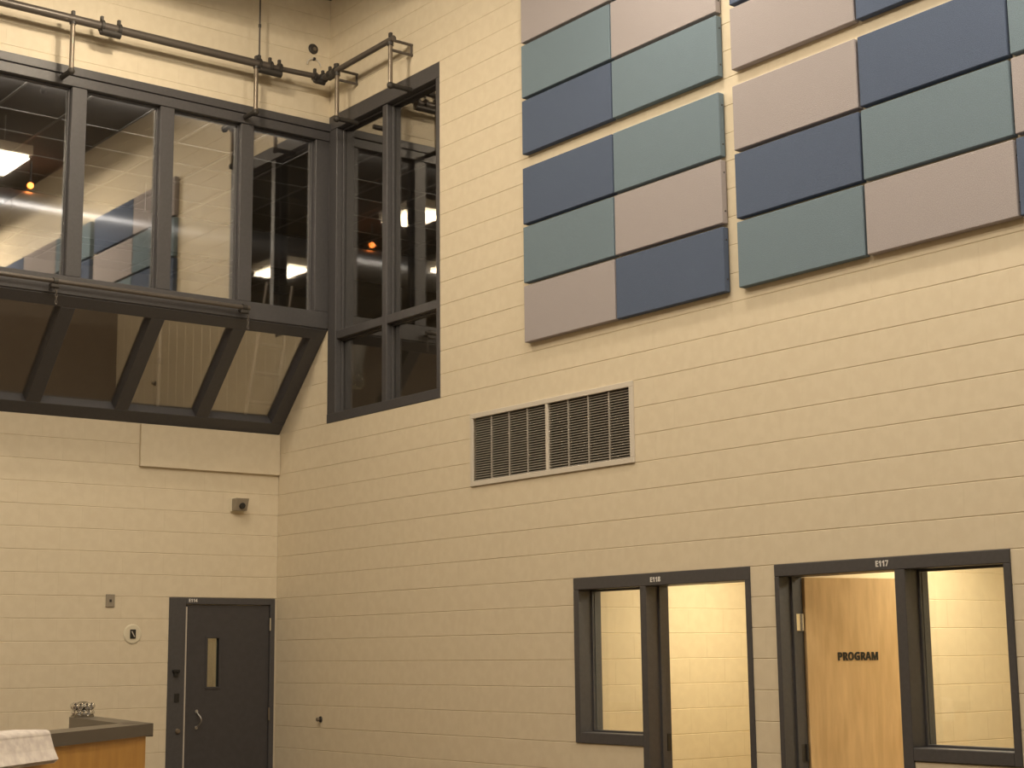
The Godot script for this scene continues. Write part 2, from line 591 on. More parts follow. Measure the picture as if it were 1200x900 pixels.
func build_booth() -> void:
	var zend := 4.2
	var w1 := setting("window_1", "row of tall dark framed mirrored observation windows across the booth front", "window")
	var fx0 := FX - 0.13
	var gx := FX - 0.075
	var top := 6.66
	var bot := 4.945
	part("header", Vector3(fx0, 6.755, 0.0), Vector3(FX + 0.028, 6.835, zend), M.frame_paint, w1, 0.004)
	part("head_rail", Vector3(fx0, top, 0.0), Vector3(FX + 0.012, 6.752, zend), M.frame_paint, w1, 0.004)
	part("sill", Vector3(fx0, 4.778, 0.0), Vector3(FX + 0.004, bot, zend), M.frame_paint, w1, 0.006)
	var edges := [0.15, 0.832, 0.967, 1.655, 1.79, 2.50, 2.637, 3.34, 3.477, 4.06]
	part("jamb", Vector3(fx0, bot, 0.0), Vector3(FX, top, edges[0]), M.frame_paint, w1, 0.004)
	part("jamb", Vector3(fx0, bot, edges[9]), Vector3(FX, top, zend), M.frame_paint, w1, 0.004)
	for i in 4:
		part("mullion", Vector3(fx0, bot, edges[i * 2 + 1]), Vector3(FX, top, edges[i * 2 + 2]), M.frame_paint, w1, 0.004)
	for i in 5:
		var a: float = edges[i * 2]
		var b: float = edges[i * 2 + 1]
		pane(w1, Vector3(gx - 0.008, bot - 0.01, a - 0.01), Vector3(gx, top + 0.01, b + 0.01))
		var st := begin()
		for y in [bot, top - 0.014]:
			cbox(st, Vector3(gx, y, a), Vector3(gx + 0.02, y + 0.014, b), 0.002)
		for z in [a, b - 0.014]:
			cbox(st, Vector3(gx, bot, z), Vector3(gx + 0.02, top, z + 0.014), 0.002)
		obj("glazing_bead", st, M.frame_paint, w1)
	# sloped windows between the sill and the lower wall
	var w2 := setting("window_2", "row of sloped dark framed windows slanting down under the booth front", "window")
	var run := Vector2(FX, 4.778 - 3.856)
	var ln := run.length()
	var s := Vector3(run.x / ln, run.y / ln, 0)
	var nn := Vector3(s.y, -s.x, 0)
	w2.transform = Transform3D(Basis(nn, s, Vector3.BACK), Vector3(0, 3.856, 0))
	var r0 := 0.135
	var r1 := ln - 0.13
	part("bottom_rail", Vector3(-0.11, -0.015, 0.0), Vector3(0.0, r0, zend), M.frame_paint, w2, 0.004)
	part("top_rail", Vector3(-0.11, r1, 0.0), Vector3(0.0, ln - 0.01, zend), M.frame_paint, w2, 0.004)
	part("jamb", Vector3(-0.11, r0, 0.0), Vector3(0.0, r1, edges[0] - 0.01), M.frame_paint, w2, 0.004)
	part("jamb", Vector3(-0.11, r0, edges[9]), Vector3(0.0, r1, zend), M.frame_paint, w2, 0.004)
	for i in 4:
		part("mullion", Vector3(-0.11, r0, edges[i * 2 + 1]), Vector3(0.0, r1, edges[i * 2 + 2]), M.frame_paint, w2, 0.004)
	for i in 5:
		pane(w2, Vector3(-0.075, r0 - 0.01, edges[i * 2] - 0.01), Vector3(-0.067, r1 + 0.01, edges[i * 2 + 1] + 0.01))
	# end wall of the projecting booth
	var we := setting("wall_booth_end", "end wall of the overhanging booth, cream painted", "wall")
	var st := begin()
	prism(st, PackedVector2Array([Vector2(0, 3.856), Vector2(FX, 4.778), Vector2(FX, 8.128), Vector2(0, 8.128)]), zend, 4.35)
	obj("core", st, M.block_paint, we)
	# inside of the booth
	var bx := -5.6
	var cy := 6.76
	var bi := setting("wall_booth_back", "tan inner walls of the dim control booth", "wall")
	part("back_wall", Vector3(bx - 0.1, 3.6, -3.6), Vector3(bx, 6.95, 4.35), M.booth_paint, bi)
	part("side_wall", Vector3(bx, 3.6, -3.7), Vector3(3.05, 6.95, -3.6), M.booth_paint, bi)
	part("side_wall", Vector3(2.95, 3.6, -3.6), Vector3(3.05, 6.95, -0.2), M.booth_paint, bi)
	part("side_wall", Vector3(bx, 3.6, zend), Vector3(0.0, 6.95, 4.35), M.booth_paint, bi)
	var bf := setting("floor_booth", "raised floor of the control booth", "floor")
	st = begin()
	cbox(st, Vector3(bx, 3.55, -0.2), Vector3(-0.2, 3.78, 4.35))
	cbox(st, Vector3(bx, 3.55, -3.7), Vector3(3.05, 3.78, -0.2))
	obj("slab", st, M.floor_tile, bf)
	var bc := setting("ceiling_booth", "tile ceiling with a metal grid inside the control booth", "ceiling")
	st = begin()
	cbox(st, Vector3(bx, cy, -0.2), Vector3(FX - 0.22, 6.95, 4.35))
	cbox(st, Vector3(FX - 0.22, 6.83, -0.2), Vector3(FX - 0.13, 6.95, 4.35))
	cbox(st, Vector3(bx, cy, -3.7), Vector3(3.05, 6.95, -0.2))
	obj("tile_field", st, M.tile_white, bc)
	var x := -0.26
	while x > bx:
		part("grid_bar", Vector3(x - 0.013, cy - 0.008, -3.6), Vector3(x + 0.013, cy + 0.002, zend), M.tbar, bc)
		x -= 0.61
	var z := -3.2
	while z < 4.1:
		part("grid_bar", Vector3(bx, cy - 0.009, z - 0.013), Vector3(FX - 0.22, cy + 0.001, z + 0.013), M.tbar, bc)
		z += 0.61
	var du := thing("air_duct", "round silver air duct under the booth ceiling behind the windows", "duct", Vector3(-1.75, 6.25, 0.6))
	st = begin()
	tube(st, [Vector3(0, 0, -3.7), Vector3(0, 0, 3.6)], 0.19, 32)
	obj("duct_body", st, M.duct_metal, du)
	for k in 5:
		st = begin()
		tube(st, [Vector3(0, 0, -2.9 + k * 1.5), Vector3(0, 0, -2.86 + k * 1.5)], 0.197, 32)
		obj("seam_band", st, M.duct_metal, du)
	for k in 3:
		st = begin()
		tube(st, [Vector3(0, 0.16, -2.5 + k * 2.6), Vector3(0, 0.52, -2.5 + k * 2.6)], 0.006, 6)
		obj("hanger_rod", st, M.steel, du)
	troffer(Vector3(-3.10, cy - 0.01, -0.78), 0.24, 0.20, 0.05, "dim recessed ceiling light inside the booth over the duct")
	var sl := thing("added_strip_light", "long unseen strip light added behind the window header to brighten the duct", "light", Vector3(0.742, 6.785, 1.9))  # added source, hidden from view, that gives the duct its bright band
	part("housing", Vector3(-0.035, -0.01, -1.85), Vector3(0.035, 0.03, 1.85), M.white_enamel, sl, 0.004)
	part("lens", Vector3(-0.03, -0.05, -1.83), Vector3(0.03, -0.01, 1.83), M.added_strip_glow, sl, 0.01)
	var l := AreaLight3D.new()
	l.name = "lamp"
	l.area_size = Vector2(3.6, 0.05)
	l.light_color = lin(1.0, 0.92, 0.82)
	l.light_energy = 3.4
	l.shadow_enabled = true
	sl.add_child(l)
	l.position = Vector3(-0.036, -0.052, 0)
	l.rotation = Vector3(deg_to_rad(-20.0), PI / 2, 0)
	var am := thing("indicator_lamp", "small glowing amber lamp inside the booth above the duct", "lamp", Vector3(-1.70, 6.50, 2.0))
	st = begin()
	ball(st, Vector3.ZERO, 0.035, 12)
	obj("bulb", st, M.amber_glow, am)
	st = begin()
	tube(st, [Vector3(0, 0.03, 0), Vector3(0, 0.262, 0)], 0.012, 8)
	obj("stem", st, M.dark_iron, am)
	var ol := OmniLight3D.new()
	ol.name = "lamp"
	ol.light_color = Color(1.0, 0.55, 0.2)
	ol.light_energy = 0.01
	ol.light_size = 0.03
	ol.omni_range = 30.0
	ol.shadow_enabled = true
	am.add_child(ol)
	# ladder and pole seen through the sloped panes
	var ld := thing("step_ladder", "ladder leaning inside the booth behind the sloped windows", "ladder", Vector3(-0.62, 3.78, -0.1))
	for k in [0, 1]:
		st = begin()
		tube(st, [Vector3(-0.1, 0.0, 0.14 - k * 0.34), Vector3(0.12, 1.75, -0.02 - k * 0.30)], 0.024, 8)
		obj("side_rail", st, M.post_metal, ld)
	for k in 5:
		st = begin()
		var f := (0.2 + 0.3 * k) / 1.75
		tube(st, [Vector3(-0.1 + 0.22 * f, 1.75 * f, 0.14 - 0.16 * f), Vector3(-0.1 + 0.22 * f, 1.75 * f, -0.20 - 0.12 * f)], 0.02, 8)
		obj("rung", st, M.post_metal, ld)
	var po := thing("conduit_pole", "thin vertical pole standing inside the booth behind the sloped windows", "pole", Vector3(-0.6, 3.78, 1.03))
	st = begin()
	tube(st, [Vector3(0, 0, 0), Vector3(0, 2.85, 0)], 0.022, 8)
	obj("shaft", st, M.post_metal, po)
	st = begin()
	tube(st, [Vector3(0, 0.78, 0), Vector3(0, 0.84, 0)], 0.034, 8)
	obj("collar", st, M.dark_iron, po)

func troffer(at: Vector3, hx: float, hz: float, energy: float, label: String) -> void:
	var t := thing("recessed_light", label, "light", at)
	var st := begin()
	for k in [-1.0, 1.0]:
		cbox(st, Vector3(-hx - 0.04, -0.016, k * (hz + 0.02) - 0.02), Vector3(hx + 0.04, -0.0012, k * (hz + 0.02) + 0.02))
		cbox(st, Vector3(k * (hx + 0.02) - 0.02, -0.016, -hz), Vector3(k * (hx + 0.02) + 0.02, -0.0012, hz))
	obj("trim_ring", st, M.tbar, t)
	part("lens", Vector3(-hx, -0.012, -hz), Vector3(hx, -0.004, hz), M.dim_glow if energy < 0.1 else M.booth_glow, t)
	var l := AreaLight3D.new()
	l.name = "lamp"
	l.area_size = Vector2(hx, hz) * 2.0
	l.light_color = lin(1.0, 0.82, 0.58)
	l.light_energy = energy
	l.shadow_enabled = true
	t.add_child(l)
	l.position = Vector3(0, -0.016, 0)
	l.rotation.x = -PI / 2

# ---------------------------------------------------------------- corner window in the right wall
func build_side_window() -> void:
	var w := setting("window_3", "tall dark framed mirrored corner window in the right wall", "window")
	var x0 := FX
	var x1 := 2.79
	var y0 := 3.861
	var y1 := 6.909
	var zb := -0.20
	var zf := 0.004
	part("header", Vector3(x0, 6.765, zb), Vector3(x1, y1, zf), M.frame_paint, w, 0.004)
	part("sill", Vector3(x0, y0, zb), Vector3(x1, 3.95, zf), M.frame_paint, w, 0.004)
	part("jamb", Vector3(x0, 3.95, zb), Vector3(1.055, 6.765, zf - 0.004), M.frame_paint, w, 0.004)
	part("corner_post", Vector3(x0 - 0.13, 4.79, zb), Vector3(x0, 6.76, -0.002), M.frame_paint, w, 0.004)
	part("jamb", Vector3(2.735, 3.95, zb), Vector3(x1, 6.765, zf), M.frame_paint, w, 0.004)
	part("mullion", Vector3(1.845, 3.95, zb + 0.04), Vector3(1.925, 6.765, -0.012), M.frame_paint, w, 0.004)
	part("transom", Vector3(1.055, 4.665, zb + 0.04), Vector3(2.735, 4.745, -0.014), M.frame_paint, w, 0.004)
	for r in [[1.055, 1.845], [1.925, 2.735]]:
		for v in [[3.95, 4.665], [4.745, 6.765]]:
			pane(w, Vector3(r[0] - 0.008, v[0] - 0.008, -0.098), Vector3(r[1] + 0.008, v[1] + 0.008, -0.09))
			var st := begin()
			for y in [v[0], v[1] - 0.016]:
				cbox(st, Vector3(r[0], y, -0.09), Vector3(r[1], y + 0.016, -0.066), 0.002)
			for x in [r[0], r[1] - 0.016]:
				cbox(st, Vector3(x, v[0], -0.09), Vector3(x + 0.016, v[1], -0.066), 0.002)
			obj("glazing_bead", st, M.frame_paint, w)

# ---------------------------------------------------------------- office fronts E118 and E117
func build_offices() -> void:
	var zb := -0.215
	var zf := 0.012
	# --- E118: side light and open doorway
	var a := setting("door_2", "open office doorway with side window in a dark steel frame, marked E118", "door")
	part("head", Vector3(4.542, 2.147, zb), Vector3(6.38, 2.237, zf), M.frame_paint, a, 0.004)
	part("jamb", Vector3(4.542, 1.018, zb), Vector3(4.602, 2.147, zf), M.frame_paint, a, 0.004)
	part("jamb", Vector3(6.335, 0.0, zb), Vector3(6.38, 2.147, zf), M.frame_paint, a, 0.004)
	part("mullion", Vector3(5.289, 0.0, zb), Vector3(5.352, 2.147, zf), M.frame_paint, a, 0.004)
	part("sill", Vector3(4.602, 1.016, zb), Vector3(5.289, 1.094, zf), M.frame_paint, a, 0.004)
	side_light(a, 4.602, 5.289, 1.094, 2.147)
	# door stops and strike
	part("door_stop", Vector3(5.352, 0.0, -0.15), Vector3(5.368, 2.147, -0.11), M.frame_paint, a)
	part("strike_plate", Vector3(5.350, 0.98, -0.20), Vector3(5.358, 1.10, -0.165), M.black_plastic, a)
	var lf := setting("door_4", "maple office door standing open inside the E118 doorway", "door")
	part("leaf", Vector3(6.345, 0.01, -1.16), Vector3(6.39, 2.13, -0.235), M.maple, lf, 0.003)
	lettering("E118", M.letter_white, a, Vector3(5.46, 2.190, zf + 0.001), 0.105, 0.036, 0.0)
	# --- E117: maple door and side light
	var b := setting("door_3", "maple door lettered PROGRAM in a dark steel frame with side window, marked E117", "door")
	part("head", Vector3(6.604, 2.157, zb), Vector3(8.422, 2.237, zf), M.frame_paint, b, 0.004)
	part("jamb", Vector3(6.604, 0.0, zb), Vector3(6.644, 2.157, zf), M.frame_paint, b, 0.004)
	part("jamb", Vector3(8.374, 1.018, zb), Vector3(8.422, 2.157, zf), M.frame_paint, b, 0.004)
	part("mullion", Vector3(7.594, 0.0, zb), Vector3(7.672, 2.157, zf), M.frame_paint, b, 0.004)
	part("sill", Vector3(7.672, 1.020, zb), Vector3(8.374, 1.097, zf), M.frame_paint, b, 0.004)
	side_light(b, 7.672, 8.374, 1.097, 2.157)
	lettering("E117", M.letter_white, b, Vector3(7.506, 2.199, zf + 0.001), 0.098, 0.037, 0.0)
	part("door_stop", Vector3(6.644, 0.0, -0.13), Vector3(6.660, 2.157, -0.10), M.frame_paint, b)
	var leaf := Node3D.new()
	leaf.name = "door_leaf"
	b.add_child(leaf)
	leaf.position = Vector3(6.662, 0.0, -0.215)
	leaf.rotation.y = deg_to_rad(74.0)
	part("leaf_panel", Vector3(0, 0.01, -0.045), Vector3(0.92, 2.155, 0.0), M.maple, leaf, 0.003)
	lettering("PROGRAM", M.letter_black, leaf, Vector3(0.395, 1.636, 0.001), 0.315, 0.056, 0.0, 800)
	for y in [1.86, 1.02]:
		var st := begin()
		tube(st, [Vector3(6.653, y - 0.055, -0.192), Vector3(6.653, y + 0.055, -0.192)], 0.009, 8)
		cbox(st, Vector3(6.6445, y - 0.055, -0.2), Vector3(6.648, y + 0.055, -0.14))
		obj("hinge", st, M.chrome if y > 1.5 else M.dark_iron, b)
	part("strike_plate", Vector3(7.584, 0.99, -0.17), Vector3(7.5945, 1.09, -0.12), M.black_plastic, b)
	# --- rooms behind
	var r := setting("wall_office", "warm yellow lit walls inside the two offices", "wall")
	for x in [[4.15, 4.25], [6.44, 6.54], [8.70, 8.80]]:
		part("partition", Vector3(x[0], 0, -3.3), Vector3(x[1] - 0.0035, 2.75, -0.2), M.office_paint, r)
	part("back_wall", Vector3(4.15, 0, -3.4), Vector3(8.80, 2.75, -3.3), M.office_paint, r)
	lay_blocks(r, Vector3(4.25, 0, -3.3), Vector3.BACK, Vector3.RIGHT, 0.0, 3.1, 0.0, 2.75, [], M.office_paint, 140)
	lay_blocks(r, Vector3(6.54, 0, -3.3), Vector3.BACK, Vector3.RIGHT, 0.0, 3.1, 0.0, 2.75, [], M.office_paint, 140)
	var cc := setting("ceiling_office", "flat ceiling over the two offices", "ceiling")
	part("slab", Vector3(4.15, 2.75, -3.4), Vector3(8.80, 2.85, -0.2), M.tile_white, cc)
	for o in [[5.45, "E118"], [7.55, "E117"]]:
		var t := thing("office_light", "flat ceiling light inside office %s behind its side window" % o[1], "light", Vector3(o[0], 2.748, -1.55))
		var st := begin()
		cbox(st, Vector3(-0.62, -0.05, -0.32), Vector3(0.62, 0.0, 0.32), 0.006)
		obj("housing", st, M.white_enamel, t)
		part("lens", Vector3(-0.58, -0.056, -0.28), Vector3(0.58, -0.05, 0.28), M.office_glow, t)
		var l := AreaLight3D.new()
		l.name = "lamp"
		l.area_size = Vector2(1.16, 0.56)
		l.light_color = lin(1.0, 0.90, 0.68)
		l.light_energy = 3.2
		l.shadow_enabled = true
		t.add_child(l)
		l.position = Vector3(0, -0.06, 0)
		l.rotation.x = -PI / 2

func side_light(parent: Node, x0: float, x1: float, y0: float, y1: float) -> void:
	part("pane", Vector3(x0 - 0.004, y0 - 0.004, -0.138), Vector3(x1 + 0.004, y1 + 0.004, -0.132), M.clear_glass, parent)
	var st := begin()
	for y in [y0, y1 - 0.014]:
		cbox(st, Vector3(x0, y, -0.132), Vector3(x1, y + 0.014, -0.112), 0.002)
		cbox(st, Vector3(x0, y, -0.158), Vector3(x1, y + 0.014, -0.138), 0.002)
	for x in [x0, x1 - 0.014]:
		cbox(st, Vector3(x, y0, -0.132), Vector3(x + 0.014, y1, -0.112), 0.002)
		cbox(st, Vector3(x, y0, -0.158), Vector3(x + 0.014, y1, -0.138), 0.002)
	obj("glazing_bead", st, M.frame_paint, parent)

# ---------------------------------------------------------------- steel door in the left wall
func build_left_door() -> void:
	var a := setting("door_1", "dark grey steel security door with a narrow glass slot, marked E114", "door")
	var xb := -0.2
	var xf := 0.012
	part("jamb", Vector3(xb, 0.0, 0.975), Vector3(xf, 2.234, 1.145), M.frame_paint, a, 0.004)
	part("jamb", Vector3(xb, 0.0, 0.022), Vector3(xf, 2.234, 0.072), M.frame_paint, a, 0.004)
	part("head", Vector3(xb, 2.172, 0.072), Vector3(xf, 2.234, 0.975), M.frame_paint, a, 0.004)
	lettering("E114", M.letter_white, a, Vector3(xf + 0.001, 2.207, 0.905), 0.088, 0.030, PI / 2)
	var leaf := Node3D.new()
	leaf.name = "door_leaf"
	a.add_child(leaf)
	var st := begin()
	slab(st, 2, 0.078, 0.955, 0.008, 2.166, -0.055, -0.008, [Rect2(0.617, 1.398, 0.117, 0.455)])
	obj("leaf_panel", st, M.door_paint, leaf)
	st = begin()
	for y in [1.398 - 0.022, 1.853]:
		cbox(st, Vector3(-0.06, y, 0.595), Vector3(0.0, y + 0.022, 0.756), 0.003)
	for z in [0.595, 0.734]:
		cbox(st, Vector3(-0.06, 1.398, z), Vector3(0.0, 1.853, z + 0.022), 0.003)
	obj("slot_frame", st, M.door_paint, leaf)
	part("pane", Vector3(-0.034, 1.398, 0.617), Vector3(-0.028, 1.853, 0.734), M.clear_glass, leaf)
	part("pale_edge_strip", Vector3(-0.03, 0.01, 0.957), Vector3(0.0, 2.15, 0.973), M.pale_edge_strip, a)  # narrow pale strip between the leaf and the wide jamb
	# pull handle
	st = begin()
	var pts: Array = []
	for i in 13:
		var f := i / 12.0
		pts.append(Vector3(-0.006 + 0.055 * sin(PI * f), 1.025 + 0.15 * f, 0.835 - 0.022 * sin(PI * clampf(f * 1.15, 0.0, 1.0))))
	tube(st, pts, 0.007, 8)
	for y in [1.025, 1.175]:
		lathe(st, [[0.0, 0.010], [0.015, 0.008], [0.018, 0.0]], Transform3D(Basis(Vector3.BACK, -PI / 2), Vector3(-0.008, y, 0.835)), 14)
	obj("pull_handle", st, M.steel, leaf)
	for y in [1.985, 1.13]:
		st = begin()
		tube(st, [Vector3(0.012, y - 0.06, 0.075), Vector3(0.012, y + 0.06, 0.075)], 0.010, 8)
		obj("hinge", st, M.chrome if y > 1.5 else M.post_metal, a)
	# lock hardware on the wide jamb
	st = begin()
	cbox(st, Vector3(xf, 1.54, 1.035), Vector3(xf + 0.03, 1.565, 1.105), 0.004)
	cbox(st, Vector3(xf, 1.50, 1.05), Vector3(xf + 0.022, 1.54, 1.09), 0.004)
	obj("lock_cover", st, M.black_plastic, a)
	part("lock_slot", Vector3(xf, 1.265, 1.028), Vector3(xf + 0.008, 1.345, 1.078), M.black_plastic, a, 0.003)
	st = begin()
	lathe(st, [[0.0, 0.02], [0.018, 0.018], [0.026, 0.006], [0.026, 0.0]], Transform3D(Basis(Vector3.BACK, -PI / 2), Vector3(xf, 1.0, 1.035)), 16)
	obj("key_cylinder", st, M.post_metal, a)
	# lit passage behind the slot
	var h := setting("wall_passage", "tan wall of the passage behind the steel door", "wall")
	st = begin()
	cbox(st, Vector3(-1.7, 0, -0.25), Vector3(-1.6, 2.6, 1.4))
	cbox(st, Vector3(-1.6, 0, -0.25), Vector3(-0.2, 2.6, -0.15))
	cbox(st, Vector3(-1.6, 0, 1.3), Vector3(-0.2, 2.6, 1.4))
	cbox(st, Vector3(-1.7, 2.6, -0.25), Vector3(-0.2, 2.7, 1.4))
	cbox(st, Vector3(-1.7, -0.1, -0.25), Vector3(-0.2, 0.0, 1.4))
	obj("core", st, M.passage_paint, h)
	var t := thing("passage_light", "small ceiling light in the passage behind the steel door", "light", Vector3(-0.9, 2.6, 0.55))
	part("housing", Vector3(-0.2, -0.04, -0.2), Vector3(0.2, 0.0, 0.2), M.white_enamel, t, 0.005)
	part("lens", Vector3(-0.17, -0.046, -0.17), Vector3(0.17, -0.04, 0.17), M.troffer_glow, t)
	var l := AreaLight3D.new()
	l.name = "lamp"
	l.area_size = Vector2(0.34, 0.34)
	l.light_color = lin(1.0, 0.84, 0.55)
	l.light_energy = 0.42
	l.shadow_enabled = true
	t.add_child(l)
	l.position = Vector3(0, -0.05, 0)
	l.rotation.x = -PI / 2

# ---------------------------------------------------------------- acoustic panels
func build_panels() -> void:
	var rows := [[4.137, 4.600], [4.627, 5.088], [5.115, 5.584], [5.704, 6.158], [6.185, 6.636], [6.663, 7.118]]
	var row_name := ["bottom row", "second row", "third row", "fourth row", "fifth row", "top row"]
	var cols := [[4.044, 5.146, "window-side column", "0 1 2 2 1 0"], [5.160, 6.290, "outer column", "2 0 1 1 0 2"],
		[6.424, 7.528, "booth-side column", "1 2 0 0 2 1"], [7.548, 8.655, "middle column", "0 1 2 2 1 0"], [8.674, 9.782, "last column", "2 0 1 1 0 2"]]
	var kinds := [["taupe", M.taupe_fabric], ["teal", M.teal_fabric], ["slate blue", M.blue_fabric]]
	var shapes := {}
	var screw := begin()
	lathe(screw, [[0.0, 0.003], [0.006, 0.003], [0.007, 0.0]], Transform3D(Basis(Vector3.BACK, -PI / 2), Vector3.ZERO), 8)
	var screw_mesh := screw.commit()
	for c in cols.size():
		var col: Array = cols[c]
		var ids: PackedStringArray = (col[3] as String).split(" ")
		for r in 6:
			var k: Array = kinds[int(ids[r])]
			var w: float = col[1] - col[0]
			var h: float = rows[r][1] - rows[r][0]
			var group_name := "group beside the corner window" if c < 2 else "group over the PROGRAM door"
			var t := thing("acoustic_panel", "%s acoustic panel, %s, %s of the %s" % [k[0], row_name[r], col[2], group_name], "acoustic panel", Vector3(col[0], rows[r][0], 0.0), group_name)
			var key := "%.3f %.3f" % [w, h]
			if not shapes.has(key):
				var st := begin()
				cbox(st, Vector3(0, 0, 0.004), Vector3(w, h, 0.060), 0.0045)
				shapes[key] = st.commit()
			inst("fabric_face", shapes[key], k[1], t)
			var st2 := begin()
			cbox(st2, Vector3(0.04, 0.04, 0.0015), Vector3(w - 0.04, h - 0.04, 0.006))
			obj("backing", st2, M.grille_metal, t)
			for y in [0.09, h - 0.09]:
				inst("screw", screw_mesh, M.dark_iron, t, Vector3(w, y, 0.028))

# ---------------------------------------------------------------- return air grille
func build_grille() -> void:
	var t := thing("air_grille", "wide white framed return air grille on the block wall", "air grille", Vector3(3.235, 3.050, 0.0))
	var w := 2.03
	var h := 0.61
	var b := 0.042
	for s in [[Vector3(0, 0, -0.002), Vector3(w, b, 0.016)], [Vector3(0, h - b, -0.002), Vector3(w, h, 0.016)], [Vector3(0, b, -0.002), Vector3(b, h - b, 0.016)], [Vector3(w - b, b, -0.002), Vector3(w, h - b, 0.016)]]:
		part("frame_side", s[0], s[1], M.white_enamel, t, 0.003)
	part("centre_bar", Vector3(w * 0.5 - 0.016, b, -0.03), Vector3(w * 0.5 + 0.016, h - b, 0.013), M.white_enamel, t, 0.003)
	var st := begin()
	var dz := -0.95
	cbox(st, Vector3(b - 0.03, b - 0.03, dz - 0.02), Vector3(w - b + 0.03, h - b + 0.03, dz))
	for q in [b - 0.026, w - b + 0.004]:
		cbox(st, Vector3(q, b - 0.03, dz), Vector3(q + 0.022, h - b + 0.03, -0.03))
	for q in [b - 0.026, h - b + 0.004]:
		cbox(st, Vector3(b - 0.004, q, dz), Vector3(w - b + 0.004, q + 0.022, -0.03))
	obj("duct_throat", st, M.duct_lining, t)
	var half := w * 0.5 - 0.016 - b
	var blade := begin()
	var nrm := Vector3(0, 0.8, 0.6)
	for pr in [[0.0, 0.0]]:
		var p0 := Vector3(0, 0.006, -0.022)
		var p1 := Vector3(0, -0.007, -0.001)
		var th := Vector3(0, 0.0014, 0.001)
		var l := Vector3(half, 0, 0)
		quad(blade, p0 + th, p0 + th + l, p1 + th + l, p1 + th, nrm)
		quad(blade, p0 - th, p0 - th + l, p1 - th + l, p1 - th, -nrm)
		quad(blade, p1 + th, p1 + th + l, p1 - th + l, p1 - th, Vector3(0, -0.6, 0.8))
	var blade_mesh := blade.commit()
	for s in 2:
		var x0 := b if s == 0 else w * 0.5 + 0.016
		for i in 26:
			inst("louvre", blade_mesh, M.grille_metal, t, Vector3(x0, b + 0.012 + i * (h - 2 * b - 0.016) / 25.5, 0.0))
		for i in 3:
			var x := x0 + half * (i + 1) / 4.0
			part("upright_bar", Vector3(x - 0.007, b, -0.024), Vector3(x + 0.007, h - b, 0.004), M.grille_metal, t, 0.002)

# ---------------------------------------------------------------- pipe rails on the booth
func clamp_rings(st: SurfaceTool, at: Vector3, along: Vector3, r: float, offs: Array, lobe: float) -> void:
	for o in offs:
		var p: Vector3 = at + along * o
		tube(st, [p - along * 0.014, p + along * 0.014], r * 1.45, 12)
		cbox(st, p + Vector3(-0.014, r * 1.2, -0.014), p + Vector3(0.014, r * 1.2 + 0.045, 0.014), 0.004)
		ball(st, p + Vector3(0, -r * 1.5, 0), r * 0.6, 8)
	if lobe > 0.0:
		var q := at + Vector3(0, -r * 1.25, 0)
		tube(st, [q - along * lobe, q + along * lobe], r * 0.95, 10)

